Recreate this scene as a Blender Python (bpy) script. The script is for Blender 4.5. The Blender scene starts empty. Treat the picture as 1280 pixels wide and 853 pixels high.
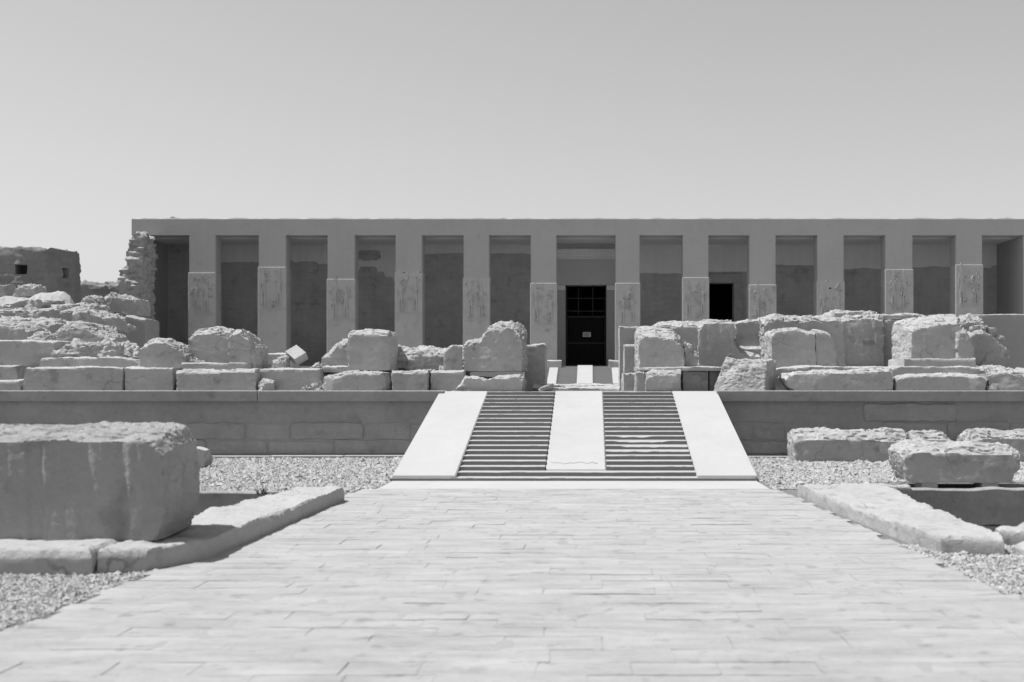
import bpy, bmesh, math, random
import numpy as np
from mathutils import Vector, Matrix, noise

R = math.radians
S = bpy.context.scene
COL = S.collection
rnd = random.Random(7)

# ------------------------------------------------------------------ camera
F, CX, HY, EYE = 1400.0, 738.0, 476.0, 1.6        # focal length / principal point in photo pixels, eye height in metres
cam_d = bpy.data.cameras.new('camera')
cam = bpy.data.objects.new('camera', cam_d); COL.objects.link(cam)
cam.location = (0, 0, EYE); cam.rotation_euler = (R(90), 0, 0)
cam_d.sensor_width = 36.0; cam_d.lens = 36.0 * F / 1280
cam_d.shift_x = -(CX - 640) / 1280; cam_d.shift_y = (HY - 426.5) / 1280
cam_d.clip_start = 0.1; cam_d.clip_end = 3000
cam_d.dof.use_dof = True; cam_d.dof.focus_distance = 42; cam_d.dof.aperture_fstop = 2.0
S.camera = cam

# ------------------------------------------------------------------ sky and sun (a black and white photograph: both neutral)
SUN = Vector((-0.47, 0.002, 1.0)).normalized()
el = math.asin(SUN.z); az = math.atan2(SUN.x, SUN.y)
w = bpy.data.worlds.new('World'); S.world = w; w.use_nodes = True
nt = w.node_tree; nt.nodes.clear()
sky = nt.nodes.new('ShaderNodeTexSky'); sky.sky_type = 'NISHITA'; sky.sun_disc = False
sky.sun_elevation = el; sky.sun_rotation = az; sky.air_density = 2.4; sky.dust_density = 0.2; sky.ozone_density = 1.0
bw = nt.nodes.new('ShaderNodeRGBToBW'); bg = nt.nodes.new('ShaderNodeBackground'); wo = nt.nodes.new('ShaderNodeOutputWorld')
bg.inputs['Strength'].default_value = 0.086
nt.links.new(sky.outputs[0], bw.inputs[0]); nt.links.new(bw.outputs[0], bg.inputs['Color']); nt.links.new(bg.outputs[0], wo.inputs[0])
sd = bpy.data.lights.new('sun', 'SUN'); sd.energy = 4.8; sd.angle = R(0.5); sd.color = (1, 1, 1)
so = bpy.data.objects.new('sun', sd); COL.objects.link(so)
so.rotation_euler = (-SUN).to_track_quat('-Z', 'Y').to_euler(); so.location = (-30, 10, 60)
S.view_settings.view_transform = 'Standard'; S.view_settings.look = 'None'
S.view_settings.gamma = 1; S.view_settings.use_curve_mapping = False
S.view_settings.exposure = 0.30

# ------------------------------------------------------------------ helpers
def at(px, py, Y):
    return (px - CX) / F * Y, EYE - (py - HY) / F * Y
def tag(o, label=None, cat=None, group=None, kind=None):
    if label: o['label'] = label
    if cat: o['category'] = cat
    if group: o['group'] = group
    if kind: o['kind'] = kind
    return o
def link(name, me, mat=None, parent=None):
    o = bpy.data.objects.new(name, me); COL.objects.link(o)
    if mat and not me.materials: me.materials.append(mat)
    if parent:
        o.parent = parent; o.matrix_parent_inverse = Matrix.Translation(-parent.location)
    return o
def obj(name, bm, mat=None, parent=None, smooth=False, recentre=True):
    me = bpy.data.meshes.new(name)
    bmesh.ops.recalc_face_normals(bm, faces=bm.faces[:])
    bm.to_mesh(me); bm.free()
    if smooth: me.polygons.foreach_set('use_smooth', [True] * len(me.polygons))
    o = link(name, me, mat, parent)
    if recentre and not parent: base_origin(o)
    return o
def base_origin(o):
    me = o.data; n = len(me.vertices)
    co = np.empty(n * 3); me.vertices.foreach_get('co', co); co = co.reshape(-1, 3)
    c = Vector(((co[:, 0].min() + co[:, 0].max()) / 2, (co[:, 1].min() + co[:, 1].max()) / 2, co[:, 2].min()))
    me.transform(Matrix.Translation(-c)); o.location = c
def empty(name, loc, label=None, cat=None, group=None):
    o = bpy.data.objects.new(name, None); COL.objects.link(o); o.location = loc
    o.empty_display_size = .2
    return tag(o, label, cat, group)
def add_box(bm, x0, x1, y0, y1, z0, z1, bev=0):
    m = Matrix.Translation(((x0 + x1) / 2, (y0 + y1) / 2, (z0 + z1) / 2)) @ Matrix.Diagonal((x1 - x0, y1 - y0, z1 - z0, 1))
    g = bmesh.ops.create_cube(bm, size=1, matrix=m)
    if bev:
        es = list({e for v in g['verts'] for e in v.link_edges})
        bmesh.ops.bevel(bm, geom=es, offset=bev, segments=2, affect='EDGES', profile=.6)
def box(x0, x1, y0, y1, z0, z1, bev=0):
    bm = bmesh.new(); add_box(bm, x0, x1, y0, y1, z0, z1, bev); return bm
def loft(bm, rings):
    vs = [[bm.verts.new(p) for p in r] for r in rings]; n = len(vs[0])
    for a, b in zip(vs, vs[1:]):
        for i in range(n): bm.faces.new((a[i], a[(i + 1) % n], b[(i + 1) % n], b[i]))
    bm.faces.new(vs[0]); bm.faces.new(vs[-1][::-1])
def bake(o, mods):
    """apply modifiers without bpy.ops"""
    for kind, kw in mods:
        m = o.modifiers.new(kind, kind)
        for k, v in kw.items(): setattr(m, k, v)
    dg = bpy.context.evaluated_depsgraph_get(); dg.update()
    me = bpy.data.meshes.new_from_object(o.evaluated_get(dg))
    o.modifiers.clear(); old = o.data; o.data = me; bpy.data.meshes.remove(old)
def wear(me, seed, amp, f=2.2, top=1.0, front=.35, strata=.4, flute=0.0, sharp_deg=38):
    """weather a dense mesh: coarse lumps, strata, crumbling on upward faces, near-flat dressed fronts"""
    n = len(me.vertices)
    co = np.empty(n * 3); me.vertices.foreach_get('co', co); co = co.reshape(-1, 3)
    no = np.empty(n * 3, dtype=np.float32); me.vertices.foreach_get('normal', no) if False else None
    nr = [v.normal.copy() for v in me.vertices]
    off = Vector((seed * 3.17, seed * 1.31, seed * 2.3))
    for i in range(n):
        p = Vector(co[i]); q = p + off; k = nr[i]
        wgt = front + (1 - front) * min(1, max(0, k.z * 1.6)) * top if k.z > 0 else front
        if abs(k.x) > .6: wgt = max(wgt, .6)
        a = noise.fractal(q * f, .7, 2.1, 5)
        b = noise.noise(Vector((q.x * 1.1, q.y * 1.1, q.z * f * 4.5)))
        c = abs(noise.noise(Vector((q.x * f * 1.8, q.y * f * 3.0, q.z * f * 5.0))))
        g2 = abs(noise.noise(q * f * 6.5)) + .6 * abs(noise.noise(q * f * 13))
        d = amp * wgt * (a * .9 - c * .45) - amp * .07 * max(0, wgt - front * .75) * g2 - amp * .05 * g2 + amp * strata * b * wgt * (1 - max(0, k.z))
        if wgt > front + .08:                     # broken ledges on weathered faces
            t = noise.fractal(Vector((q.x * f * .7, q.y * f * 1.2, q.z * f * 2.2)) + Vector((3, 7, 2)), .9, 2.1, 4) * 3.0
            d += amp * .60 * min(1, (wgt - front) * 1.6) * (math.floor(t) - t * .55 + .2)
        # scooped spalls
        s = noise.noise(q * f * .9 + Vector((9, 4, 1)))
        if s > .28: d -= amp * 1.3 * (s - .28) * (.15 + wgt)
        if flute and k.y < -.5:
            g = noise.noise(Vector((q.x * 6.5, 3, q.z * .55))); h2 = noise.noise(Vector((q.x * 17, 8, q.z * 2.2)))
            d -= flute * min(.22, max(0, g - .10)) * 1.6 + flute * .22 * max(0, h2)
        co[i] += np.array(k) * d
    me.vertices.foreach_set('co', co.ravel()); me.update()
    me.polygons.foreach_set('use_smooth', [True] * len(me.polygons)); me.set_sharp_from_angle(angle=R(sharp_deg))
def sharp(o, vox):
    d = max(o.dimensions); dep = max(4, min(8, math.ceil(math.log2(d / .9 / vox))))
    return ('REMESH', dict(mode='SHARP', octree_depth=dep, scale=min(.99, max(.5, d / (vox * 2 ** dep))), sharpness=1.0, use_remove_disconnected=False, use_smooth_shade=True))
NST = [0]
def stone(name, label, cat, pts, Y, D, cap=.09, run=.30, side=.014, amp=.05, f=1.7, vox=.026, base=None, lean=0, mat=None,
          group=None, front=.13, strata=.3, flute=0, twist=0, px=True, top=1.0, shx=0):
    """a weathered block: front outline (photo pixels at depth Y, or metres) lofted back through its real depth D"""
    NST[0] += 1; seed = NST[0]
    P = [at(x, y, Y) for x, y in pts] if px else list(pts)
    zs = [p[1] for p in P]; z0, z1 = min(zs), max(zs); xs = [p[0] for p in P]; cx = (min(xs) + max(xs)) / 2; hw = (max(xs) - min(xs)) / 2
    if base is not None:
        P = [(x, base if z < z0 + .09 * (z1 - z0) + .01 else z) for x, z in P]; z0 = base
    hh = max(.01, z1 - z0)
    def ring(y, t, s):
        return [(x + (cx - x) * min(.5, s / hw) + shx * (y - Y) / D, y + lean * (z - z0), z - t * max(0, (z - z0) / hh) ** .8) for x, z in P]
    bm = bmesh.new()
    loft(bm, [ring(Y, cap, side), ring(Y + run * .45, cap * .45, side * .35), ring(Y + run, 0, 0), ring(Y + D * .85, 0, 0), ring(Y + D, cap * .5, side)])
    bmesh.ops.recalc_face_normals(bm, faces=bm.faces[:])
    me = bpy.data.meshes.new(name); bm.to_mesh(me); bm.free()
    if twist:
        c = Vector((cx, Y + D / 2, 0)); me.transform(Matrix.Translation(c) @ Matrix.Rotation(R(twist), 4, 'Z') @ Matrix.Translation(-c))
    me.materials.append(mat or M['ruin'])
    o = link(name, me)
    bake(o, [sharp(o, vox)])
    wear(o.data, seed, amp, f, front=front, strata=strata, flute=flute, top=top)
    base_origin(o)
    return tag(o, label, cat, group)
def rock(name, label, cat, c, size, seed, mat=None, group=None, sub=3, amp=.22, rot=0):
    bm = bmesh.new(); bmesh.ops.create_cube(bm, size=1)
    bmesh.ops.subdivide_edges(bm, edges=bm.edges[:], cuts=sub + 2, use_grid_fill=True)
    off = Vector((seed * 1.7, seed * .9, seed * 2.9)); sz = Vector(size)
    for v in bm.verts:
        d = v.co.normalized() * .62; p = v.co.lerp(d, .35)
        k = noise.noise(p * 1.9 + off) * amp + noise.noise(p * 5 + off) * amp * .4
        p = p * (1 + k); v.co = Vector((p.x * sz.x, p.y * sz.y, p.z * sz.z))
    bmesh.ops.rotate(bm, verts=bm.verts[:], matrix=Matrix.Rotation(rot, 3, 'Z') @ Matrix.Rotation(noise.noise(off) * .5, 3, 'Y'))
    zmin = min(v.co.z for v in bm.verts)
    bmesh.ops.translate(bm, verts=bm.verts[:], vec=Vector(c) - Vector((0, 0, zmin + .06 * sz.z)))
    o = obj(name, bm, mat or M['ruin'])
    return tag(o, label, cat, group)

# ------------------------------------------------------------------ materials
M = {}
def mat_stone(key, base, var=.3, s_big=.5, s_fine=9, bump=.5, bd=.02, strata=0.0, spots=0.0, rough=.92, vert=0.0, streak=0.0, crack=0.0):
    m = bpy.data.materials.new(key); m.use_nodes = True; t = m.node_tree; N = t.nodes; L = t.links
    bs = N['Principled BSDF']; bs.inputs['Roughness'].default_value = rough
    bs.inputs['Specular IOR Level'].default_value = .15
    geo = N.new('ShaderNodeNewGeometry')
    def noise_n(scale, detail=8, rg=.6, mp=None):
        n = N.new('ShaderNodeTexNoise'); n.inputs['Scale'].default_value = scale; n.inputs['Detail'].default_value = detail; n.inputs['Roughness'].default_value = rg
        if mp:
            v = N.new('ShaderNodeVectorMath'); v.operation = 'MULTIPLY'; v.inputs[1].default_value = mp
            L.new(geo.outputs['Position'], v.inputs[0]); L.new(v.outputs[0], n.inputs['Vector'])
        else: L.new(geo.outputs['Position'], n.inputs['Vector'])
        return n.outputs['Fac']
    def math_n(op, a, b):
        n = N.new('ShaderNodeMath'); n.operation = op
        for i, x in enumerate((a, b)):
            if isinstance(x, (int, float)): n.inputs[i].default_value = x
            else: L.new(x, n.inputs[i])
        return n.outputs[0]
    big = noise_n(s_big, 6, .62); fine = noise_n(s_fine, 10, .7)
    v = math_n('ADD', math_n('MULTIPLY', math_n('SUBTRACT', big, .5), 2.2 * var), math_n('MULTIPLY', math_n('SUBTRACT', fine, .5), 1.2 * var))
    if strata:
        st = noise_n(1.0, 6, .65, (.6, .6, 7)); v = math_n('ADD', v, math_n('MULTIPLY', math_n('SUBTRACT', st, .5), strata))
    if vert:
        st = noise_n(1.0, 5, .6, (3.2, 3.2, .25)); v = math_n('ADD', v, math_n('MULTIPLY', math_n('SUBTRACT', st, .5), vert))
    if streak:
        st = noise_n(1.0, 7, .68, (1.3, 5.0, 1)); v = math_n('ADD', v, math_n('MULTIPLY', math_n('SUBTRACT', st, .5), streak))
    if spots:
        sp = noise_n(s_fine * .35, 3, .5); r = N.new('ShaderNodeMapRange'); r.inputs[1].default_value = .6; r.inputs[2].default_value = .72
        L.new(sp, r.inputs[0]); v = math_n('SUBTRACT', v, math_n('MULTIPLY', r.outputs[0], spots))
    if crack:                                     # sparse hairline cracks
        wv = N.new('ShaderNodeTexNoise'); wv.inputs['Scale'].default_value = 1.6; wv.inputs['Detail'].default_value = 5; L.new(geo.outputs['Position'], wv.inputs['Vector'])
        ad = N.new('ShaderNodeVectorMath'); ad.operation = 'MULTIPLY_ADD'; ad.inputs[1].default_value = (.7, .7, .7)
        L.new(wv.outputs['Color'], ad.inputs[0]); L.new(geo.outputs['Position'], ad.inputs[2])
        vo = N.new('ShaderNodeTexVoronoi'); vo.feature = 'DISTANCE_TO_EDGE'; vo.inputs['Scale'].default_value = .9; L.new(ad.outputs[0], vo.inputs['Vector'])
        r = N.new('ShaderNodeMapRange'); r.inputs[1].default_value = .002; r.inputs[2].default_value = .012; r.inputs[3].default_value = 1; r.inputs[4].default_value = 0
        L.new(vo.outputs['Distance'], r.inputs[0])
        k_ = N.new('ShaderNodeMapRange'); k_.inputs[1].default_value = .5; k_.inputs[2].default_value = .6; L.new(noise_n(.8, 2, .5), k_.inputs[0])
        v = math_n('SUBTRACT', v, math_n('MULTIPLY', math_n('MULTIPLY', r.outputs[0], k_.outputs[0]), crack))
    val = math_n('MULTIPLY', math_n('ADD', v, 1.0), base)
    cl = N.new('ShaderNodeClamp'); L.new(val, cl.inputs[0]); cl.inputs[1].default_value = base * .35; cl.inputs[2].default_value = .86
    L.new(cl.outputs[0], bs.inputs['Base Color'])
    h = math_n('ADD', fine, math_n('MULTIPLY', noise_n(s_fine * 4, 6, .7), .4))
    bp = N.new('ShaderNodeBump'); bp.inputs['Strength'].default_value = bump; bp.inputs['Distance'].default_value = bd
    L.new(h, bp.inputs['Height']); L.new(bp.outputs[0], bs.inputs['Normal'])
    M[key] = m; return m
mat_stone('ruin', 0.375, .34, 1.1, 10, .6, .03, strata=.24, spots=.28, crack=.3)
mat_stone('carved', 0.36, .26, .9, 8, .9, .04, spots=.24, vert=.2, crack=.15)
mat_stone('facade', 0.375, .10, .3, 6, .35, .015, vert=.10, strata=.06, spots=.06)
mat_stone('plaster', 0.33, .10, .35, 6, .3, .015)
mat_stone('oldwall', 0.36, .34, .5, 5, .6, .03, strata=.35, spots=.2, vert=.25)
mat_stone('restored', 0.60, .14, .5, 5, .3, .01, vert=.2)
mat_stone('retain', 0.30, .32, .8, 8, .7, .03, strata=.24, spots=.18)
mat_stone('masonry', 0.34, .34, 1.2, 9, .9, .04, strata=.25, spots=.2)
mat_stone('ramp', 0.4, .10, .7, 6, .25, .005, spots=.05)
mat_stone('step', 0.37, .08, .6, 8, .3, .006)
mat_stone('paving', 0.355, .16, 1.1, 16, .9, .014, spots=.26, streak=.85)
mat_stone('joint', .30, .12, .8, 20, .5, .01)
mat_stone('slab', 0.38, .18, 1.0, 10, .7, .025, spots=.26, crack=.4)
mat_stone('gravel', 0.31, .26, .5, 26, 1.0, .05)
mat_stone('pebble', 0.375, .55, 9, 40, .4, .01)
mat_stone('mud', 0.21, .26, .7, 8, .9, .05, strata=.45, spots=.2)
mat_stone('rubble', 0.35, .28, .9, 8, .8, .03, spots=.22)
mat_stone('earth', 0.3, .2, .5, 8, .9, .06)
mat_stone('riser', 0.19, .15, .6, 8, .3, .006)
mat_stone('soffit', 0.62, .05, .4, 5, .2, .01)
mat_stone('relief', 0.405, .16, 1.3, 6, .7, .03, spots=.12)
mat_stone('lintel', 0.42, .12, .6, 5, .4, .01, strata=.2)
mat_stone('iron', .03, .2, 2, 20, .1, .002, rough=.6)
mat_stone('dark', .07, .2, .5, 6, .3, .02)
mat_stone('paper', .55, .03, 2, 10, .05, .002)
mat_stone('ink', .06, .03, 2, 10, .05, .002)
mat_stone('weed', .10, .3, 3, 20, .2, .01)

def rag_block(bm, x0, x1, y0, y1, z0, z1):
    pts = []; sx = rnd.uniform(0, 99)
    for (ax, az), (bx, bz_) in (((x0, z0), (x1, z0)), ((x1, z0), (x1, z1)), ((x1, z1), (x0, z1)), ((x0, z1), (x0, z0))):
        n = max(3, int(math.hypot(bx - ax, bz_ - az) / .07))
        for i in range(n):
            u = i / n; x, z = ax + (bx - ax) * u, az + (bz_ - az) * u
            nx = noise.noise(Vector((x * 4 + sx, z * 4, 0))); nz = noise.noise(Vector((x * 3.5, z * 4 + sx, 5)))
            c = .014 if i == 0 else 0
            pts.append((x + .028 * nx + (c if x < (x0 + x1) / 2 else -c), z + .032 * nz + (c if z < (z0 + z1) / 2 else -c)))
    cx, cz = (x0 + x1) / 2, (z0 + z1) / 2
    loft(bm, [[(cx + (x - cx) * .985, y0, cz + (z - cz) * .94) for x, z in pts], [(x, y0 + .022, z) for x, z in pts], [(x, y1, z) for x, z in pts]])
# ------------------------------------------------------------------ ground with the two sunken basins
TZ = 1.372                                         # level of the upper terrace
BL = (-9.5, -4.45, 11.2, 15.9, -.9)               # left basin x0 x1 y0 y1 floor
BR = (3.85, 9.5, 10.9, 16.35, -.9)
def ground():
    xs = [-600, -60, BL[0], BL[1], -3.2, 2.6, BR[0], BR[1], 60, 600]
    ys = sorted({-60, 5.0, BR[2], BL[2], BL[3], BR[3], 23.5, 60, 600})
    bm = bmesh.new(); vs = {}
    def v(x, y, z=0):
        k = (x, y, z)
        if k not in vs: vs[k] = bm.verts.new(k)
        return vs[k]
    def inside(x, y, b): return b[0] < x < b[1] and b[2] < y < b[3]
    for x0, x1 in zip(xs, xs[1:]):
        for y0, y1 in zip(ys, ys[1:]):
            c = ((x0 + x1) / 2, (y0 + y1) / 2)
            if inside(*c, BL) or inside(*c, BR): continue
            bm.faces.new((v(x0, y0), v(x1, y0), v(x1, y1), v(x0, y1)))
    for b in (BL, BR):
        x0, x1, y0, y1, z = b
        bm.faces.new([bm.verts.new(p) for p in ((x0, y0, z), (x1, y0, z), (x1, y1, z), (x0, y1, z))])
        for (ax, ay), (bx, by) in (((x0, y0), (x1, y0)), ((x1, y0), (x1, y1)), ((x1, y1), (x0, y1)), ((x0, y1), (x0, y0))):
            bm.faces.new([bm.verts.new(p) for p in ((ax, ay, 0), (bx, by, 0), (bx, by, z), (ax, ay, z))])
    return obj('ground', bm, M['gravel'], recentre=False)
tag(ground(), kind='structure')
for b, side in ((BL, 'left'), (BR, 'right')):    # masonry lining on the far side of each basin
    x0, x1, y0, y1, z = b
    bm = bmesh.new(); X = x0
    while X < x1 - .01:
        X2 = min(x1, X + rnd.uniform(2.6, 3.8))
        if x1 - X2 < 1.2: X2 = x1
        zz = z
        for hh in (.40, .53):
            rag_block(bm, X + .004, X2 - .004, y1 - .12 - rnd.uniform(0, .02), y1 + .1, zz, zz + hh - .004); zz += hh
        X = X2
    tag(obj('basin_wall', bm, M['masonry']), 'shaded stone lining of the sunken basin %s' % ('behind the big foreground block on the left' if side == 'left' else 'under the propped block on the right'), 'wall')

def apron():
    bm = box(-3.12, 2.62, 16.35, 17.66, -.1, .02, .006); return obj('pavement', bm, M['ramp'], recentre=False)
tag(apron(), kind='structure')

def path():
    bm = bmesh.new(); y = -6.0
    def edges(y):
        t = (y - 7) / 9.0; return -3.68 + .32 * t, 3.10 - .34 * t
    row = 0
    while y < 16.3:
        h = rnd.uniform(.20, .36); y2 = min(16.35, y + h)
        if 16.35 - y2 < .2: y2 = 16.35
        l, r = edges((y + y2) / 2); x = l + rnd.uniform(-.08, .05)
        near = y > 3.5
        while x < r - .05:
            x2 = x + rnd.uniform(.38, .85)
            if r - x2 < .35: x2 = r + rnd.uniform(-.03, .08)
            z = .016 + rnd.uniform(-.0012, .0012); tx, ty = rnd.uniform(-.004, .004), rnd.uniform(-.003, .003)
            nx, ny = (max(4, int((x2 - x) / .07)), 7) if near else (2, 2)
            g = rnd.choice((0, .0005, .001, .002, .005))
            grid = []
            for j in range(ny + 1):
                rowv = []
                for i in range(nx + 1):
                    u, v = i / nx, j / ny
                    ed = min(u * (x2 - x), (1 - u) * (x2 - x), v * (y2 - y), (1 - v) * (y2 - y))
                    p = Vector((x + g + u * (x2 - x - 2 * g), y + g + v * (y2 - y - 2 * g), 0))
                    e = max(0, 1 - ed / .05)
                    nz = noise.fractal(p * 3.0, .8, 2.1, 4)
                    q = noise.noise(p * 2.3 + Vector((5, 5, 5)))
                    zz = z + tx * (u - .5) + ty * (v - .5) + .004 * nz - e * .03 * max(0, q - .2) 
                    if e > .5: p.x += .012 * noise.noise(p * 6); p.y += .010 * noise.noise(p * 7 + Vector((3, 3, 3)))
                    rowv.append(bm.verts.new((p.x, p.y, zz)))
                grid.append(rowv)
            for j in range(ny):
                for i in range(nx): bm.faces.new((grid[j][i], grid[j][i + 1], grid[j + 1][i + 1], grid[j + 1][i]))
            rim = [grid[0][i] for i in range(nx + 1)] + [grid[j][nx] for j in range(1, ny + 1)] + [grid[ny][i] for i in range(nx - 1, -1, -1)] + [grid[j][0] for j in range(ny - 1, 0, -1)]
            low = [bm.verts.new((a.co.x, a.co.y, -.03)) for a in rim]; rim = [bm.verts.new(a.co) for a in rim]
            for i in range(len(rim)):
                k = (i + 1) % len(rim); bm.faces.new((rim[k], rim[i], low[i], low[k]))
            x = x2
        y = y2; row += 1
    me = bpy.data.meshes.new('path'); bm.to_mesh(me); bm.free()
    me.polygons.foreach_set('use_smooth', [True] * len(me.polygons))
    o = link('path', me, M['paving']); tag(o, kind='structure')
    bm = bmesh.new(); vs = [bm.verts.new(p) for p in ((-3.78, -6, .0115), (3.2, -6, .0115), (2.72, 16.35, .0115), (-3.34, 16.35, .0115))]
    bm.faces.new(vs); tag(obj('path_bedding', bm, M['joint'], recentre=False), kind='structure')
path()

def gravel_stones():
    rs = np.random.RandomState(5)
    base = np.array([(1, 0, 0), (-1, 0, 0), (0, 1, 0), (0, -1, 0), (0, 0, 1), (0, 0, -1)], float)
    tri = np.array([(0, 2, 4), (2, 1, 4), (1, 3, 4), (3, 0, 4), (2, 0, 5), (1, 2, 5), (3, 1, 5), (0, 3, 5)])
    regs = [(-9.5, -3.15, 15.95, 23.05, 15000), (2.7, 10.5, 16.4, 23.05, 15000), (-5.4, -3.5, 6.2, 9.6, 9000), (2.8, 4.9, 6.2, 10.9, 12000), (4.9, 9.5, 4.0, 10.8, 9000), (-9.5, -5.4, 5.0, 9.2, 6000)]
    C = []; Z = []
    for x0, x1, y0, y1, n in regs:
        C.append(np.column_stack([rs.uniform(x0, x1, n), rs.uniform(y0, y1, n)])); Z.append((rs.gamma(4, .0055, n) + .008) * (1 if y0 > 12 else .55))
    C.append(np.column_stack([np.concatenate([rs.uniform(-9, -3.2, 60), rs.uniform(2.8, 10, 60)]), rs.uniform(16.6, 22.8, 120)])); Z.append(rs.uniform(.05, .085, 120))
    C = np.vstack(C); Z = np.concatenate(Z)
    t = (C[:, 1] - 7) / 9
    keep = ~((C[:, 0] > -3.72 + .32 * t) & (C[:, 0] < 3.14 - .34 * t) & (C[:, 1] < 16.4))
    keep &= ~((C[:, 0] > 4.3) & (C[:, 1] > 16.3) & (C[:, 1] < 17.5))
    C = C[keep]; Z = Z[keep]; n = len(C)
    V = base[None] * rs.uniform(.55, 1.25, (n, 6, 1)) + rs.uniform(-.25, .25, (n, 6, 3))
    V *= (Z[:, None] * np.array([1, 1, .75]))[:, None, :]
    a = rs.uniform(0, 6.3, n); c, s = np.cos(a), np.sin(a)
    x = V[:, :, 0] * c[:, None] - V[:, :, 1] * s[:, None]; y = V[:, :, 0] * s[:, None] + V[:, :, 1] * c[:, None]
    V[:, :, 0] = x + C[:, :1]; V[:, :, 1] = y + C[:, 1:]; V[:, :, 2] += Z[:, None] * .25
    Fa = (tri[None] + (np.arange(n) * 6)[:, None, None]).reshape(-1, 3)
    me = bpy.data.meshes.new('gravel'); me.from_pydata(V.reshape(-1, 3).tolist(), [], Fa.tolist())
    return tag(link('gravel', me, M['pebble']), kind='stuff')
gravel_stones()

# upper terrace ground
bm = bmesh.new(); add_box(bm, -400, 400, 23.6, 500, -1, TZ)
tag(obj('terrace_ground', bm, M['earth'], recentre=False), kind='structure')

# mound on the left
def sm(a, b, x):
    t = max(0, min(1, (x - a) / (b - a))); return t * t * (3 - 2 * t)
def mound_z(x, y):
    A = np.interp(y, [25.5, 27, 33, 40, 50, 60, 75, 120], [0, 1.0, 1.75, 2.5, 3.9, 4.3, 5.0, 5.0])
    r = x / y
    return TZ - .1 + A * sm(-.405, -.475, r) + .25 * A * noise.noise(Vector((x * .35, y * .35, 1))) * sm(-.405, -.475, r)
def mound():
    bm = bmesh.new(); nx, ny = 90, 80; g = []
    for j in range(ny + 1):
        y = 25.4 + (110 - 25.4) * (j / ny) ** 1.6; row = []
        for i in range(nx + 1):
            r = -1.0 + (.62) * (i / nx) ** .7; x = r * y
            z = mound_z(x, y) + (.14 * noise.fractal(Vector((x, y, 0)) * 1.3, .8, 2, 4) if y > 26 else 0)
            row.append(bm.verts.new((x, y, z)))
        g.append(row)
    for j in range(ny):
        for i in range(nx): bm.faces.new((g[j][i], g[j][i + 1], g[j + 1][i + 1], g[j + 1][i]))
    tag(obj('mound', bm, M['rubble'], recentre=False), kind='structure')
mound()

# ------------------------------------------------------------------ retaining walls of the terrace, either side of the stairs
def retaining(x0, x1, label):
    root = empty('retaining_wall', ((x0 + x1) / 2, 23.3, 0), label, 'wall')
    obj('core', box(x0, x1, 23.22, 23.75, -.05, TZ - .02), M['retain'], root)
    bm = bmesh.new(); X = x0                                        # coping with a shadow line under it
    while X < x1 - .01:
        X2 = min(x1, X + rnd.uniform(5.5, 8.5))
        if x1 - X2 < 1: X2 = x1
        j = rnd.uniform(-.012, .012)
        add_box(bm, X + .004, X2 - .004, 23.08 + j, 23.9, TZ - .20, TZ + .018 + rnd.uniform(-.008, .008), .022); X = X2
    obj('coping', bm, M['retain'], root)
    bm = bmesh.new()                                                # patches of dressed blocks showing through the render
    for zz, hh, p in ((.07, .30, .9), (.38, .36, .8), (.75, .38, .12)):
        X = x0 + rnd.uniform(0, .5)
        while X < x1 - .5:
            wd = rnd.uniform(.9, 2.1); X2 = min(x1 - .02, X + wd)
            if rnd.random() < p and X2 - X > .4:
                rag_block(bm, X + .012, X2 - .012, 23.185 + rnd.uniform(0, .03), 23.4, zz + .008, zz + hh - .01 + rnd.uniform(-.03, .01))
            X = X2
    obj('masonry', bm, M['masonry'], root)
    bm = bmesh.new(); X = x0
    while X < x1 - .01:
        X2 = min(x1, X + rnd.uniform(1.4, 3)); add_box(bm, X + .01, X2 - .01, 22.86 + rnd.uniform(0, .05), 23.3, -.05, .06 + rnd.uniform(-.012, .01), .012); X = X2
    obj('footing', bm, M['slab'], root)
retaining(-34, -3.02, 'low rendered terrace wall to the left of the stairs, masonry showing near its foot')
retaining(2.60, 34, 'low rendered terrace wall to the right of the stairs, behind the long fallen stones')

# ------------------------------------------------------------------ lower staircase
def slanted(x0, x1, y0, z0, y1, z1, th, bev=.012, zb=None):
    bm = bmesh.new(); r = []
    for x in (x0, x1):
        pts = [(x, y0, z0), (x, y1, z1), (x, y1 + .02, zb if zb is not None else z1 - th), (x, y0, zb if zb is not None else z0 - th)]
        r.append(pts)
    loft(bm, r); bmesh.ops.recalc_face_normals(bm, faces=bm.faces[:])
    bmesh.ops.bevel(bm, geom=bm.edges[:], offset=bev, segments=2, affect='EDGES'); return bm
def step_bm(x0, x1, y0, y1, z0, z1, broken=None, seed=0):
    """one tread with a worn nosing; broken = (xa, xb, depth)"""
    n = max(6, int((x1 - x0) / .06)); bm = bmesh.new(); rows = []
    for i in range(n + 1):
        x = x0 + (x1 - x0) * i / n
        k = noise.fractal(Vector((x * 3, seed * 3.3, 0)), .8, 2, 4); b = 0
        if broken:
            xa, xb, dp = broken
            b = dp * max(0, min(1, (x - xa) / .1, (xb - x) / .1)) * (.75 + .5 * noise.noise(Vector((x * 6, seed, 2))))
        e = .006 + .006 * abs(k) 
        rows.append([(x, y0 + .15 * b, z0), (x, y0 + .1 * b + .003 * k, z1 - e - b * .30), (x, y0 + e + b, z1 + .002 * k), (x, y1, z1), (x, y1, z0)])
    loft(bm, rows); bmesh.ops.recalc_face_normals(bm, faces=bm.faces[:])
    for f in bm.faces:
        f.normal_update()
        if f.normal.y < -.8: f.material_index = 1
    return bm
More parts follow.
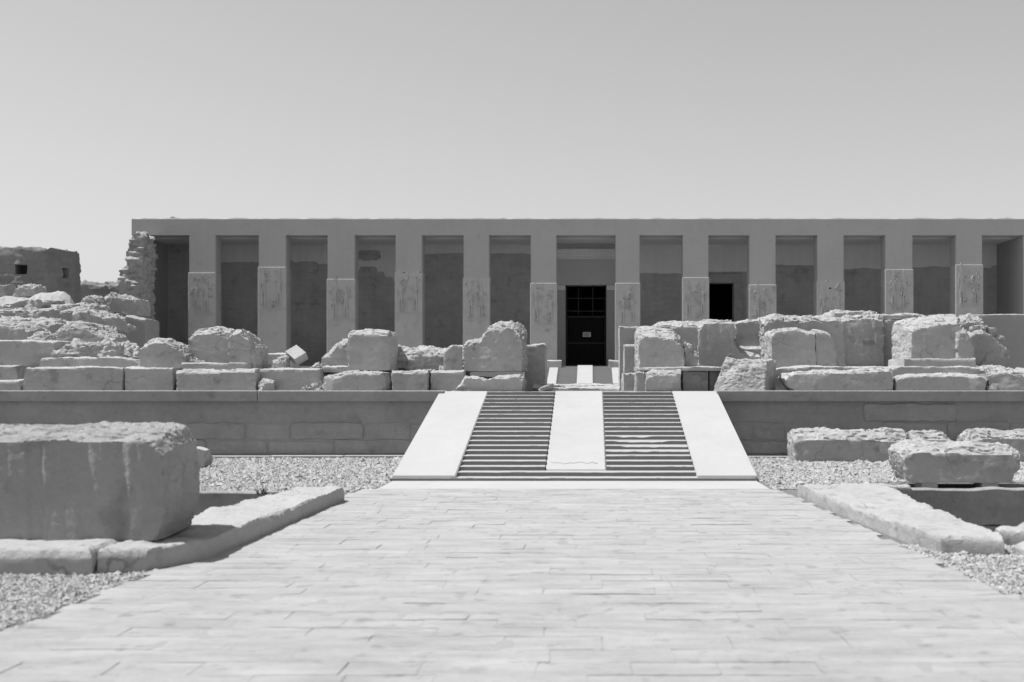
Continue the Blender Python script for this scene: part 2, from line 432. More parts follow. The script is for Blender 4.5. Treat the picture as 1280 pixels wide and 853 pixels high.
def staircase():
    root = empty('staircase', (-.26, 20.5, 0), 'broad staircase with worn shallow steps and three smooth white ramps up to the terrace', 'stairs')
    Y0, Y1, n = 17.64, 23.30, 20; dz = TZ / n; dy = (Y1 - Y0) / n
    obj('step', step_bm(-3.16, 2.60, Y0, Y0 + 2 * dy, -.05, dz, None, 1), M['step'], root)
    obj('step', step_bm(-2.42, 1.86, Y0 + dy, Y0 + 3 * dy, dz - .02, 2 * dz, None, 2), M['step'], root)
    for i in range(2, n):
        y0 = Y0 + i * dy; y1 = y0 + dy + .06
        for s, (xa, xb) in enumerate(((-2.12, -.74), (.26, 1.68))):
            br = None
            if s == 1 and i == 6: br = (.5, 1.9, .09)
            if s == 1 and i == 7: br = (.42, 1.35, .09)
            if s == 1 and i == 5: br = (.2, 1.9, .06)
            if s == 1 and i == 8: br = (.45, 1.1, .07)
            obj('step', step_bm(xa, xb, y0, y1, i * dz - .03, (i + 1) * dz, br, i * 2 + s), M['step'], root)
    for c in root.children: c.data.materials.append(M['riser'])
    k = TZ / (Y1 - Y0)
    ya = Y0 + dy * .08
    obj('ramp', slanted(-3.13, -2.13, ya, dz + .03, Y1, TZ + .012, .25, zb=0.0), M['ramp'], root)
    obj('ramp', slanted(1.69, 2.63, ya, dz + .03, Y1, TZ + .012, .25, zb=0.0), M['ramp'], root)
    obj('ramp', slanted(-.73, .25, Y0 + 2.02 * dy, 2 * dz + .012, Y1, TZ + .016, .25, zb=0.0), M['ramp'], root)
    bm = bmesh.new(); n_ = 26; up, lo = [], []                      # flaked strip at the foot of the middle ramp
    k2 = (TZ + .016 - 2 * dz - .012) / (Y1 - Y0 - 2.02 * dy)
    for i in range(n_ + 1):
        x = -.66 + .78 * i / n_; yy = Y0 + 2.02 * dy + .34 + .14 * noise.fractal(Vector((x * 4, 1, 1)), .8, 2, 4); wv = .05 * max(.08, noise.noise(Vector((x * 7, 4, 4))) + .5)
        up.append((x, yy + wv)); lo.append((x, yy))
    zt_ = lambda y: 2 * dz + .012 + k2 * (y - Y0 - 2.02 * dy)
    loft(bm, [[(x, y, zt_(y) + .004) for x, y in up + lo[::-1]], [(x, y, zt_(y) - .02) for x, y in up + lo[::-1]]])
    obj('flaked_patch', bm, M['masonry'], root)
    obj('body', box(-3.05, 2.55, Y0 + 3.4 * dy, 23.2, -.05, 2 * dz - .03), M['step'], root)
staircase()
# ------------------------------------------------------------------ the temple
FY, BY, DY = 69.5, 74.0, 90.0       # pillar front plane, portico back wall, rear
FLO, SOF, TOP = 2.50, 10.62, 11.70
sc = FY / F
def fx(px): return (px - CX) * sc
temple = empty('temple', (-.3, FY, TZ), 'long flat roofed stone temple with a portico of twelve square pillars', 'temple')
XL, XR = fx(165), fx(1300)
obj('platform', box(XL, XR, FY - .5, DY, TZ - .1, FLO), M['plaster'], temple)
def architrave():
    bm = bmesh.new(); n = 220; rows = []
    for i in range(n + 1):
        x = XL + (XR - XL) * i / n
        k = .055 * noise.fractal(Vector((x * .8, 0, 3)), .8, 2, 5) - (.05 if noise.noise(Vector((x * 1.3, 7, 0))) > .35 else 0)
        j = 0
        rows.append([(x, FY - .06 + j, SOF), (x, FY - .06 + j, TOP - .09), (x, FY - .02, TOP - .02 + k), (x, FY + 1.2, TOP + k * .6), (x, FY + 1.2, SOF)])
    loft(bm, rows); return bm
obj('architrave', architrave(), M['facade'], temple)
obj('ceiling', box(fx(175) + .01, fx(1279) - .01, FY + 1.21, BY - .08, SOF - .03, SOF + .09), M['soffit'], temple)
obj('floor', box(fx(175) + .01, fx(1279) - .01, FY + .05, BY - .002, FLO - .02, FLO + .006), M['soffit'], temple)
obj('roof', box(XL + .02, XR - .02, FY + 1.203, DY, SOF + .1, TOP - .08), M['facade'], temple)
bm = box(fx(209), fx(219), FY + .2, FY + .7, TOP - .1, TOP + .06)
for v in bm.verts:
    if v.co.z > TOP: v.co.x += (fx(214) - v.co.x) * .7; v.co.z += .05
obj('roof_stone', bm, M['ruin'], temple)
# generic carved standing figures, in units of panel width
FIG = [
  [(.30, 0), (.40, 0), (.42, .05), (.36, .05), (.38, .55), (.46, .80), (.30, .80), (.28, .55)],               # back leg
  [(.52, 0), (.66, 0), (.66, .05), (.58, .05), (.56, .5), (.52, .80), (.42, .80), (.46, .5)],                 # front leg
  [(.27, .62), (.60, .60), (.52, .98), (.33, .98)],                                                           # kilt
  [(.34, .98), (.51, .98), (.60, 1.30), (.56, 1.36), (.28, 1.36), (.24, 1.30)],                               # chest
  [(.38, 1.36), (.47, 1.36), (.54, 1.42), (.52, 1.55), (.44, 1.60), (.35, 1.57), (.33, 1.45)],                # head
  [(.33, 1.52), (.42, 1.60), (.46, 1.60), (.44, 1.82), (.36, 1.86), (.30, 1.72)],                             # headdress
  [(.55, 1.30), (.60, 1.28), (.76, 1.10), (.86, 1.22), (.83, 1.25), (.75, 1.17), (.60, 1.34)],                # arm forward
  [(.24, 1.30), (.29, 1.30), (.24, 1.02), (.20, .78), (.16, .79), (.19, 1.04)],                               # arm down
]
def fig(bm, x0, wd, z0, y, flip, pr=.06, k=1.0):
    for q, poly in enumerate(FIG):
        pr_ = pr - .004 * q; P = [((1 - u) if flip else u, v) for u, v in poly]
        loft(bm, [[(x0 + u * wd * .95, y - pr_, z0 + v * wd * k) for u, v in P], [(x0 + u * wd * .95, y + .03 + .001 * q, z0 + v * wd * k) for u, v in P]])
PIL = [(236, 270, 341), (323, 358, 334), (409, 444, 349), (494, 528, 340), (579, 612, 348), (663, 696, 354), (769, 800, 354), (853, 886, 347),
       (936, 970, 356), (1021, 1055, 352), (1106, 1141, 337), (1194, 1228, 331)]
PIL_NOTE = {3: 'carved panel with a ragged upper edge', 9: 'low carved panel with broken upper edge'}
def pillar_bm(x0, x1, y0, y1, z0, z1, c=.05):
    bm = bmesh.new(); ring = [(x0 + c, y0), (x1 - c, y0), (x1, y0 + c), (x1, y1), (x0, y1), (x0, y0 + c)]
    loft(bm, [[(x, y, z) for x, y in ring] for z in (z0, z1)]); return bm
for i, (a, b, t) in enumerate(PIL):
    x0, x1 = fx(a), fx(b); zt = EYE + (HY - t) * sc
    p = obj('pillar', pillar_bm(x0 + .02, x1 - .02, FY - .06, FY + 1.0, zt - .02, SOF), M['facade'], temple)
    bm = bmesh.new()
    if i in (3, 4, 9):                                      # ragged top
        n = 14; prof = [(x0 - .01 + (x1 - x0 + .02) * j / n, zt + .22 * noise.noise(Vector((j * .9, i * 3, 0)))) for j in range(n + 1)]
        pts = [(x0 - .01, FLO)] + prof + [(x1 + .01, FLO)]
        loft(bm, [[(x, FY - .125, z) for x, z in pts], [(x, FY + 1.02, z) for x, z in pts]])
    else:
        add_box(bm, x0 - .015, x1 + .015, FY - .125, FY + 1.03, FLO, zt - .002, .045)
    wd = x1 - x0; fy = FY - .125
    fig(bm, x0 - .02 + wd * .0, wd * .55, zt - 2.15 - .3, fy, i % 2 == 0, k=1.25 + .12 * (i % 3))
    fig(bm, x0 + wd * .47, wd * .52, zt - 2.1 - .32, fy, i % 2 == 1, k=1.2 + .1 * ((i + 1) % 3))
    for q in range(7):                                      # short columns of signs above and between
        gx = x0 + .15 + rnd.random() * (wd - .35); gz = zt - .12 - rnd.random() * .3 if q < 3 else zt - 2.5 - rnd.random() * .8
        add_box(bm, gx, gx + rnd.uniform(.05, .2), fy - .035, fy + .02, gz - rnd.uniform(.05, .12), gz)
    for q in range(16):                                     # curved strokes of worn relief
        cx_, cz_ = x0 + .2 + rnd.random() * (wd - .4), zt - .25 - rnd.random() * 2.2; r_ = rnd.uniform(.08, .26); a0 = rnd.uniform(0, 6.28); da = rnd.uniform(1.2, 3.2); m_ = 8
        pts = [(cx_ + rr * math.cos(a0 + da * j / m_) * .7, cz_ + rr * math.sin(a0 + da * j / m_)) for rr, js in ((r_, range(m_ + 1)), (r_ - .06, range(m_, -1, -1))) for j in js]
        pts = [(min(max(x, x0 + .02), x1 - .02), z) for x, z in pts]
        loft(bm, [[(x, fy - .085 - .002 * q, z) for x, z in pts], [(x, fy + .02, z) for x, z in pts]])
    add_box(bm, x0 + .03, x1 - .03, fy - .03, fy + .02, zt - 2.62, zt - 2.56)
    obj('carved_panel', bm, M['relief'], p)
    if i in PIL_NOTE: p['label'] = PIL_NOTE[i]
# portico ends, back wall with doorways
obj('side_wall', box(XL, fx(175), FY, BY + .5, FLO - .02, SOF - .01), M['facade'], temple)
obj('side_wall', box(fx(1279), XR, FY, BY + .5, FLO - .02, SOF - .01), M['facade'], temple)
def bx_(px): return (px - CX) * BY / F
def bz(py): return EYE + (HY - py) * BY / F
dl, dr, dt = bx_(707), bx_(758), bz(357)
el_, er_, et_ = bx_(884), bx_(917), bz(354)
W0, W1 = fx(175) + .003, fx(1279) - .003
bm = bmesh.new()
add_box(bm, W0, dl, BY, BY + .8, FLO, SOF + .08)
add_box(bm, dl, dr, BY, BY + .8, dt, SOF + .08)
add_box(bm, dr, el_, BY, BY + .8, FLO, SOF + .08)
add_box(bm, el_, er_, BY, BY + .8, et_, SOF + .08)
add_box(bm, er_, W1, BY, BY + .8, FLO, SOF + .08)
bmesh.ops.remove_doubles(bm, verts=bm.verts[:], dist=1e-4)
obj('rear_wall', bm, M['oldwall'], temple)
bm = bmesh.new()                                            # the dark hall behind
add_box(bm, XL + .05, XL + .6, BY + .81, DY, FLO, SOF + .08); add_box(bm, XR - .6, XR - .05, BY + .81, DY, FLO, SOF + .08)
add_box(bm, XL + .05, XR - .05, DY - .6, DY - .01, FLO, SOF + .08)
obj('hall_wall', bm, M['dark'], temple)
# restored upper areas of the back wall, ragged lower edge, one per bay
BAYS = [(212, 272, 300, .0), (279, 330, 328, .05), (366, 414, 328, .35), (452, 498, 340, .9), (534, 582, 317, .1), (617, 664, 317, .1),
        (800, 852, 342, .06), (886, 934, 340, .0), (968, 1018, 331, .1), (1051, 1102, 336, .15), (1134, 1188, 334, .12), (1220, 1262, 332, .5)]
for i, (a, b, t, rg) in enumerate(BAYS):
    x0, x1 = bx_(a - 22), bx_(b + 22)
    if a == 212: x0 = W0 + .02
    if i == 5: x1 = bx_(694)
    if i == 6: x0 = bx_(771)
    if i == 11: x1 = W1 - .02
    z = bz(t); n = 40; low = []
    for j in range(n + 1):
        x = x0 + (x1 - x0) * j / n
        s = math.floor(noise.noise(Vector((x * .55, i * 2.2, 0))) * 3) / 3 if rg > .3 else noise.noise(Vector((x * .9, i * 2.2, 0)))
        low.append((x, z + rg * s * 1.1 + .05 * noise.noise(Vector((x * 4, i, 1)))))
    pts = low + [(x1, SOF + .05), (x0, SOF + .05)]
    bm = bmesh.new(); loft(bm, [[(x, BY - .05, q) for x, q in pts], [(x, BY + .05, q) for x, q in pts]])
    obj('plaster_panel', bm, M['restored'], temple)
bm = bmesh.new(); add_box(bm, bx_(690), bx_(776), BY - .05, BY + .05, bz(312.2), SOF + .05); obj('plaster_panel', bm, M['restored'], temple)
def patch(a, b, t0, t1, mat, name):
    pts = []; n = 26
    for j in range(n):
        th = 2 * math.pi * j / n; u = math.copysign(abs(math.cos(th)) ** .5, math.cos(th)); v = math.copysign(abs(math.sin(th)) ** .5, math.sin(th))
        r = 1 + .16 * noise.noise(Vector((math.cos(th) * 2, math.sin(th) * 2, a)))
        pts.append((bx_((a + b) / 2 + u * r * (b - a) / 2), bz((t0 + t1) / 2 - v * r * (t1 - t0) / 2)))
    bm = bmesh.new(); loft(bm, [[(x, BY - .075, q) for x, q in pts], [(x, BY + .02, q) for x, q in pts]]); obj(name, bm, mat, temple)
patch(372, 398, 327, 341, M['oldwall'], 'stone_patch'); patch(448, 476, 313, 326, M['oldwall'], 'stone_patch')
# main doorway: jambs, lintel, cornice
df = obj('door_frame', box(bx_(696), dl, BY - .28, BY + .5, FLO, dt), M['plaster'], temple)
bm = box(dr, bx_(770), BY - .28, BY + .5, FLO, dt); obj('door_frame', bm, M['plaster'], temple)
for a_, b_ in ((692, 707), (758, 774)):
    obj('jamb_cap', box(bx_(a_) + .004, bx_(b_) - .004, BY - .36, BY - .282, dt - .34, dt - .02, .015), M['restored'], temple)
obj('lintel', box(bx_(692), bx_(774), BY - .30, BY + .4, dt + .003, bz(325), .015), M['lintel'], temple)
bm = bmesh.new()
prof = [(BY + .2, bz(325) + .003), (BY - .36, bz(325) + .003), (BY - .38, bz(323)), (BY - .33, bz(322)), (BY - .36, bz(319)), (BY - .50, bz(316)), (BY - .55, bz(315)), (BY - .55, bz(312.5)), (BY + .2, bz(312.5))]
loft(bm, [[(bx_(691), y, z) for y, z in prof], [(bx_(775), y, z) for y, z in prof]])
obj('cornice', bm, M['restored'], temple)
obj('door_frame', box(er_ + .003, er_ + .60, BY - .12, BY + .5, FLO, et_), M['masonry'], temple)
obj('lintel', box(el_ - .3, er_ + .4, BY - .16, BY + .4, et_ + .003, bz(343), .015), M['masonry'], temple)
# iron gate
gate = obj('gate', box(dl, dr, BY + .10, BY + .18, bz(397), bz(395)), M['iron'], temple)
bm = bmesh.new(); zt, zm = dt, bz(396)
add_box(bm, dl + .002, dl + .1, BY + .08, BY + .16, FLO + .05, zt - .002); add_box(bm, dr - .1, dr - .002, BY + .08, BY + .16, FLO + .05, zt - .002)
n = 22
for j in range(1, n):
    x = dl + (dr - dl) * j / n; add_box(bm, x - .018, x + .018, BY + .12, BY + .155, FLO + .06, zm)
add_box(bm, dl + .1, dr - .1, BY + .115, BY + .16, FLO + .06, FLO + .16); add_box(bm, dl + .1, dr - .1, BY + .115, BY + .16, bz(430), bz(428))
obj('gate_leaf', bm, M['iron'], gate)
bm = bmesh.new()
for px in (723, 741): add_box(bm, bx_(px) - .03, bx_(px) + .03, BY + .13, BY + .17, zm + .1, zt - .002)
for py in (373, 389): add_box(bm, dl + .1, dr - .1, BY + .12, BY + .16, bz(py) - .03, bz(py) + .03)
obj('transom', bm, M['iron'], gate)
sg = empty('notice_sign', (bx_(733.5), BY + .05, bz(421)), 'small pale notice board hung on the dark iron gate of the doorway', 'sign')
obj('board', box(bx_(728.5), bx_(738.5), BY + .03, BY + .06, bz(421.3), bz(415.3), .004), M['paper'], sg)
bm = bmesh.new()
for q in range(4):
    zz = bz(416.4 + q * 1.2); add_box(bm, bx_(729.4), bx_(737.6 - (q % 2) * 2), BY + .024, BY + .032, zz - .018, zz + .008)
obj('lettering', bm, M['ink'], sg)

# ------------------------------------------------------------------ upper stairs before the temple door
def upper():
    ya, yb, za, zb = 64.0, 68.95, TZ, FLO
    root = empty('upper_staircase', (-.3, 66.5, TZ), 'distant small staircase with white ramps leading to the temple door', 'stairs')
    u = lambda px: (px - CX) * 64.6 / F
    for a, b in ((684, 695.5), (721, 741), (766, 777.5)):
        obj('ramp', slanted(u(a), u(b), ya, za + .06, yb, zb + .05, .3, zb=TZ - .05), M['ramp'], root)
    n = 14
    for a, b in ((695.5, 721), (741, 766)):
        bm = bmesh.new()
        for i in range(n): add_box(bm, u(a) + .003, u(b) - .003, ya + (yb - ya) * i / n, yb, TZ - .05 + (0 if i == 0 else (zb - za) * i / n), TZ + (zb - za) * (i + 1) / n - .03)
        obj('flight', bm, M['step'], root)
upper()
for a, b, lab in ((684, 702, 'small square pedestal left of the upper stairs before the temple door'), (761, 776, 'small square pedestal right of the upper stairs before the temple door')):
    Y = 68.3; stone('pedestal', lab, 'pedestal', [(a, 459), (a, 450), (b, 450), (b, 459)], Y, .55, cap=.08, run=.15, amp=.03, vox=.07, base=FLO - 1.1)

# ------------------------------------------------------------------ ruined flank wall, mud brick building, far ridge
RW = [(180, 470), (180, 291), (171, 289), (163, 293), (160, 303), (157, 312), (158, 326), (150, 334), (147, 337), (148, 356), (150, 372), (146, 385), (146, 470)]
stone('brick_wall', 'tall crumbling rough brick wall standing against the left end of the temple', 'wall', RW, 67.6, 1.8, cap=.1, run=.3, amp=.28, f=1.3, vox=.1, base=TZ - .1, mat=M['rubble'], front=.9, strata=.8)
stone('flank_wall', 'smooth shaded wall stub at the left corner of the portico, above the rubble', 'wall', [(122, 470), (136, 420), (146, 400), (158, 394), (181, 398), (186, 470)], 64.5, 2.2, cap=.1, run=.3, amp=.08, f=1, vox=.1, base=TZ - .1, mat=M['plaster'], front=.2)
def mudhouse():
    root = empty('mud_brick_building', (-29.5, 58, 4.5), 'old mud brick building with two small dark windows on the left mound', 'building')
    y0 = 56.0; zt = 8.3; zb = 3.6
    plan = [(-36, y0), (-27.15, y0), (-26.8, y0 + .5), (-26.48, y0 + 1.5), (-26.7, y0 + 2.6), (-28.6, y0 + 6), (-36, y0 + 6)]
    bm = bmesh.new(); c = (-31, y0 + 3)
    loft(bm, [[(c[0] + (x - c[0]) * k, c[1] + (y - c[1]) * k, z) for x, y in plan] for z, k in ((zb, 1.02), (5.5, 1.01), (7.9, .995), (zt, .985))])
    me = bpy.data.meshes.new('wall'); bmesh.ops.recalc_face_normals(bm, faces=bm.faces[:]); bm.to_mesh(me); bm.free(); me.materials.append(M['mud'])
    o = link('wall', me); bake(o, [('REMESH', dict(mode='VOXEL', voxel_size=.09, use_smooth_shade=True))])
    wear(o.data, 77, .16, 1.1, front=.6, strata=.7)
    cut = bmesh.new()
    xa, za = at(18.5, 343, y0); xb, zb2 = at(33.5, 331, y0)
    add_box(cut, xa, xb, y0 - 1, y0 + .8, za, zb2); add_box(cut, -27.6, -25.8, y0 + .75, y0 + 1.15, 6.82, 7.32)
    cm = bpy.data.meshes.new('cut'); cut.to_mesh(cm); cut.free(); co = link('cut', cm)
    bake(o, [('BOOLEAN', dict(operation='DIFFERENCE', object=co, solver='EXACT'))])
    bpy.data.objects.remove(co)
    o.parent = root; o.matrix_parent_inverse = Matrix.Translation(-root.location)
    obj('window', box(xa - .02, xb + .02, y0 + .7, y0 + .76, za - .02, zb2 + .02), M['dark'], root)
    obj('window', box(-27.64, -27.58, y0 + .72, y0 + 1.18, 6.80, 7.34), M['dark'], root)
mudhouse()
stone('far_wall', 'distant low ruined wall on the skyline between mud building and temple', 'wall', [(70, 400), (72, 351), (100, 350), (118, 352), (131, 351), (137, 354), (152, 352), (160, 400)], 84, 4, cap=.3, run=1, amp=.3, f=.9, vox=.16, base=2.2, mat=M['mud'], front=.7)

# ------------------------------------------------------------------ stones on the terrace, left of the stairs
B, T2 = TZ - .02, 1.84
E = .017
blk, bou, slb = 'stone_block', 'boulder', 'stone_slab'
stone(blk, 'shaded block at the far left end of the lower course on the terrace edge', 'stone block', [(-70, 490), (-70, 457), (20, 457), (23, 474), (22, 490)], 24.1, 1.4, base=B, amp=.03, cap=.03, run=.1)
stone(blk, 'low worn kerb block at the left edge of the photo, foot of the terrace course', 'stone block', [(-60, 488), (-60, 475), (24, 475), (27, 488)], 23.45, .62, base=B, amp=.025, cap=.03, run=.08)
stone(blk, 'longest squared block of the lower course, left part of the terrace edge', 'stone block', [(27, 488), (29, 470), (32, 459), (110, 458), (154, 459), (154, 488)], 23.5, 1.5, base=B, amp=.025, cap=.03, run=.1)
stone(blk, 'plain squared block below the dome shaped stone', 'stone block', [(155, 488), (155, 459), (216, 459), (217, 488)], 23.52, 1.5, base=B, amp=.025, cap=.03, run=.1)
stone(blk, 'worn block of the lower course below the large split block', 'stone block', [(219, 489), (219, 464), (230, 462), (318, 461), (321, 466), (320, 489)], 23.45, 1.5, base=B, amp=.035, cap=.06, run=.12)
stone(blk, 'large smooth squared block at the left photo edge, topped by pale broken slabs', 'stone block', [(-70, 458), (-70, 426), (40, 425), (70, 426), (68, 440), (60, 458)], 24.7, 1.6, base=T2, amp=.03, cap=.03, run=.1)
stone(slb, 'thin slab lying under the hollowed boulder on the left terrace', 'slab', [(48, 459), (50, 447), (110, 446), (150, 447), (168, 449), (178, 459)], 24.05, 1.0, base=T2, amp=.03, cap=.02, run=.08)
stone(bou, 'hollowed boulder with a broken pitted face above the thin left slab', 'boulder', [(58, 449), (67, 437), (83, 429), (108, 426), (135, 427), (150, 432), (165, 442), (173, 449)], 24.5, .9, base=2.02, amp=.16, f=2.6, cap=.08, run=.25, front=.8)
stone(bou, 'dome shaped stone with a smooth shaded face and pale crust', 'boulder', [(171, 458), (172, 437), (178, 429), (192, 424), (208, 424), (222, 430), (233, 442), (232, 458)], 24.0, .9, base=T2, amp=.06, cap=.1, run=.2, front=.15)
stone(blk, 'large split block, its left half squared with crumbling top', 'stone block', [(235, 453), (235, 418), (243, 411), (270, 410), (284, 414), (290, 420), (290, 453)], 24.35, .9, base=1.95, amp=.06, cap=.12, run=.22, front=.15)
stone(blk, 'right half of the large split block, rounded at its shoulder', 'stone block', [(286, 461), (284, 420), (290, 413), (300, 411), (311, 419), (319, 434), (321, 461)], 24.15, 1.0, base=T2, amp=.06, cap=.1, run=.2, front=.2)
stone(slb, 'thin ledge slab beneath the large split block', 'slab', [(226, 463), (226, 454), (309, 453), (311, 463)], 23.85, .9, base=T2 - .04, amp=.02, cap=.02, run=.06)
stone('rubble_stone', 'small jagged chunk wedged between dome stone and split block', 'stone', [(226, 455), (230, 446), (240, 443), (252, 448), (255, 455)], 24.1, .4, base=1.93, amp=.08, f=4, vox=.025)
stone('rubble_stone', 'small upright pale stone standing before the long low block', 'stone', [(318, 489), (320, 478), (326, 473), (339, 475), (343, 489)], 23.36, .4, base=B, amp=.04, f=4, vox=.02, side=.06, twist=25)
stone(blk, 'long low block with flat pale top carrying the tilted slab', 'stone block', [(322, 489), (322, 461), (400, 460), (404, 489)], 23.75, 1.6, base=B, amp=.03, cap=.03, run=.1)
stone('rubble_stone', 'rounded pale lump beside the tilted square slab', 'stone', [(337, 459), (340, 450), (350, 444), (356, 448), (358, 459)], 24.5, .45, base=T2 + .04, amp=.05, f=3.5, vox=.025, cap=.12, run=.2)
bm = bmesh.new(); add_box(bm, -.21, .21, -.10, .10, -.15, .15, .012)
bmesh.ops.rotate(bm, verts=bm.verts[:], matrix=Matrix.Rotation(R(-10), 3, 'Z') @ Matrix.Rotation(R(-48), 3, 'X') @ Matrix.Rotation(R(40), 3, 'Y'))
zmn = min(v.co.z for v in bm.verts); xx, zz = at(371, 458, 24.9); bmesh.ops.translate(bm, verts=bm.verts[:], vec=(xx, 24.9, 1.93 - zmn))
tag(obj(slb, bm, M['ruin']), 'square cut slab tilted on its corner like a diamond', 'slab')
for i, (a, b, t) in enumerate(((388, 398, 452), (397, 409, 450), (330, 339, 452))):
    stone('rubble_stone', ['flat chip right of the tilted square slab', 'flat chip against the rough sloping rock', 'small chip left of the rounded pale lump'][i], 'stone', [(a, 460), (a + 2, t + 2), (b - 3, t), (b, 460)], 24.6, .35, base=1.9, amp=.03, f=4, vox=.025)
stone(blk, 'distant low block in front of the second pillar', 'stone block', [(318, 470), (318, 442), (366, 441), (366, 470)], 61, 1.5, base=B, vox=.08, amp=.05)
stone(bou, 'rough rock sloping up against the tall cube block', 'boulder', [(401, 458), (401, 444), (408, 441), (419, 429), (433, 423), (440, 424), (440, 458)], 24.5, .8, base=T2 + .02, amp=.09, f=2.8, cap=.1, run=.25, front=.5)
stone(blk, 'tall cube block with a smooth front and chipped top', 'stone block', [(433, 465), (433, 418), (437, 413), (460, 412), (485, 413), (489, 419), (489, 465)], 24.0, 1.0, base=T2 - .02, amp=.04, cap=.1, run=.16, front=.15)
stone(slb, 'thin broken slab left of the tall cube block', 'slab', [(402, 466), (402, 457), (436, 457), (440, 466)], 24.0, .7, base=T2 - .06, amp=.03, cap=.03)
stone(blk, 'low block under the tall cube, its left shoulder broken off pale', 'stone block', [(402, 490), (403, 470), (414, 468), (430, 464), (480, 464), (483, 490)], 23.4, 1.4, base=B, amp=.05, cap=.06, run=.12, side=.22, front=.2)
for i, (a, b, t, Y) in enumerate(((371, 386, 480, 23.5), (386, 400, 474, 23.6), (384, 403, 466, 23.8), (392, 404, 481, 23.4))):
    stone('rubble_stone', ['flat fragment at the foot of the long low block', 'dark fragment in the rubble beside the broken shouldered block', 'topmost fragment of the rubble beside the broken shouldered block', 'fragment touching the broken shouldered block at its foot'][i], 'stone',
          [(a, 490), (a + 3, t + 3), (b - 4, t), (b, t + 4), (b, 490)], Y, .3, base=B, amp=.07, f=4, vox=.022)
stone(blk, 'dark narrow block filling the gap right of the cube', 'stone block', [(478, 490), (478, 464), (498, 464), (498, 490)], 24.2, 1.2, base=B, amp=.03, cap=.03)
stone(blk, 'rough layered block with splintered pale front, right of the cube', 'stone block', [(486, 463), (486, 437), (492, 434), (556, 435), (558, 463)], 24.8, .9, base=T2, amp=.1, f=2.8, cap=.16, run=.22, front=.9, strata=.8)
stone(blk, 'rounded upright stone between layered block and big boulder', 'stone block', [(553, 464), (553, 440), (561, 432), (567, 430), (579, 431), (580, 464)], 24.5, .8, base=T2, amp=.03, cap=.03, run=.1, front=.15)
stone(blk, 'lower course block with a small notch, under the layered block', 'stone block', [(489, 490), (490, 464), (535, 463), (536, 490)], 23.6, 1.5, base=B, amp=.04, cap=.05, run=.1)
stone(blk, 'flat faced lower course block left of the stair ramp', 'stone block', [(537, 490), (537, 464), (580, 463), (580, 490)], 23.72, 1.5, base=B, amp=.025, cap=.03, run=.1)
stone(bou, 'biggest boulder, tall with a swept pale crown, left of the stairs', 'boulder', [(577, 468), (577, 433), (583, 426), (600, 419), (602, 413), (611, 405), (625, 403), (641, 404), (652, 411), (656, 420), (656, 470), (640, 468), (618, 472), (604, 469)], 24.0, 1.2, base=T2 - .04, amp=.09, cap=.16, run=.34, side=.05, front=.2)
stone(blk, 'worn block with a wavy top under the biggest boulder', 'stone block', [(563, 491), (574, 480), (581, 471), (600, 472), (612, 473), (620, 470), (650, 470), (654, 476), (654, 491)], 23.4, 1.4, base=B, amp=.06, cap=.04, run=.1, front=.4)
stone(blk, 'plain upright block right of the biggest boulder beside the stairs', 'stone block', [(655, 491), (655, 431), (679, 430), (682, 434), (682, 491)], 25.2, 1.0, base=B, amp=.03, cap=.02, run=.06, front=.2)
stone(slb, 'flat broken paving slab at the head of the stairs, splintered left end', 'slab', [(690, 491), (684, 487), (690, 484), (740, 484), (775, 485), (777, 491)], 25.0, 1.8, base=B, amp=.035, cap=.02, run=.1, vox=.028)
stone(slb, 'thin splintered slab lying behind the flat paving slab', 'slab', [(672, 487), (670, 482), (690, 481), (776, 481), (777, 487)], 28.5, 2.0, base=B, amp=.04, cap=.02, run=.1)
for i, (x, y, s) in enumerate(((676, 24.3, .22), (683, 24.0, .2), (671, 24.5, .16))):
    X, _ = at(x, 490, y); rock('rubble_stone', ['chunk of rubble at the left of the stair head', 'chip nearest the stair head on its left', 'smallest chip beside the plain upright block'][i], 'stone', (X, y, B), (s * 1.5, s, s * .5), 31 + i)

# ------------------------------------------------------------------ stones right of the stairs
stone(blk, 'plain smooth upright slab behind the blocks right of the stairs', 'stone block', [(774, 492), (774, 408), (797, 408), (800, 492)], 26.2, .9, base=B, amp=.02, cap=.02, run=.05, front=.2)
stone(blk, 'narrow upright block with pale edges, right of the stair head', 'stone block', [(780, 468), (780, 430), (796, 430), (797, 468)], 25.2, .8, base=T2 - .05, amp=.03, cap=.03, run=.06)
stone(blk, 'narrow lower block under the upright block right of the stair head', 'stone block', [(779, 492), (779, 466), (797, 466), (797, 492)], 24.8, 1.3, base=B, amp=.03, cap=.02, run=.06)
stone(bou, 'big rounded block with a broad pale sunlit shoulder, right of the stairs', 'boulder', [(795, 461), (795, 414), (799, 408), (818, 407), (845, 412), (853, 419), (857, 436), (858, 461)], 24.0, 1.2, base=T2, amp=.045, cap=.24, run=.42, side=.06, front=.12)
stone(slb, 'thin ledge under the pale shouldered block', 'slab', [(795, 465), (795, 459), (870, 458), (905, 459), (905, 465)], 23.8, 1.4, base=T2 - .03, amp=.02, cap=.02, run=.05)
stone(blk, 'narrow block with a broken left corner, first right of the stairs', 'stone block', [(795, 491), (795, 465), (806, 464), (808, 491)], 23.75, 1.2, base=B, amp=.04, cap=.03, run=.06, side=.02)
stone(blk, 'squared block with a pale chipped top edge above the right stair ramp', 'stone block', [(807, 491), (807, 466), (815, 463), (851, 463), (853, 491)], 23.42, 1.2, base=B, amp=.05, cap=.1, run=.15, front=.2)
stone(blk, 'dark streaked lower block set back behind the right stair ramp', 'stone block', [(853, 491), (853, 463), (886, 462), (886, 491)], 24.0, 1.2, base=B, amp=.03, cap=.02, run=.06)
stone(blk, 'lower block partly hidden by the leaning pale rock', 'stone block', [(886, 491), (886, 463), (930, 462), (930, 491)], 24.1, 1.2, base=B, amp=.03, cap=.02, run=.06)
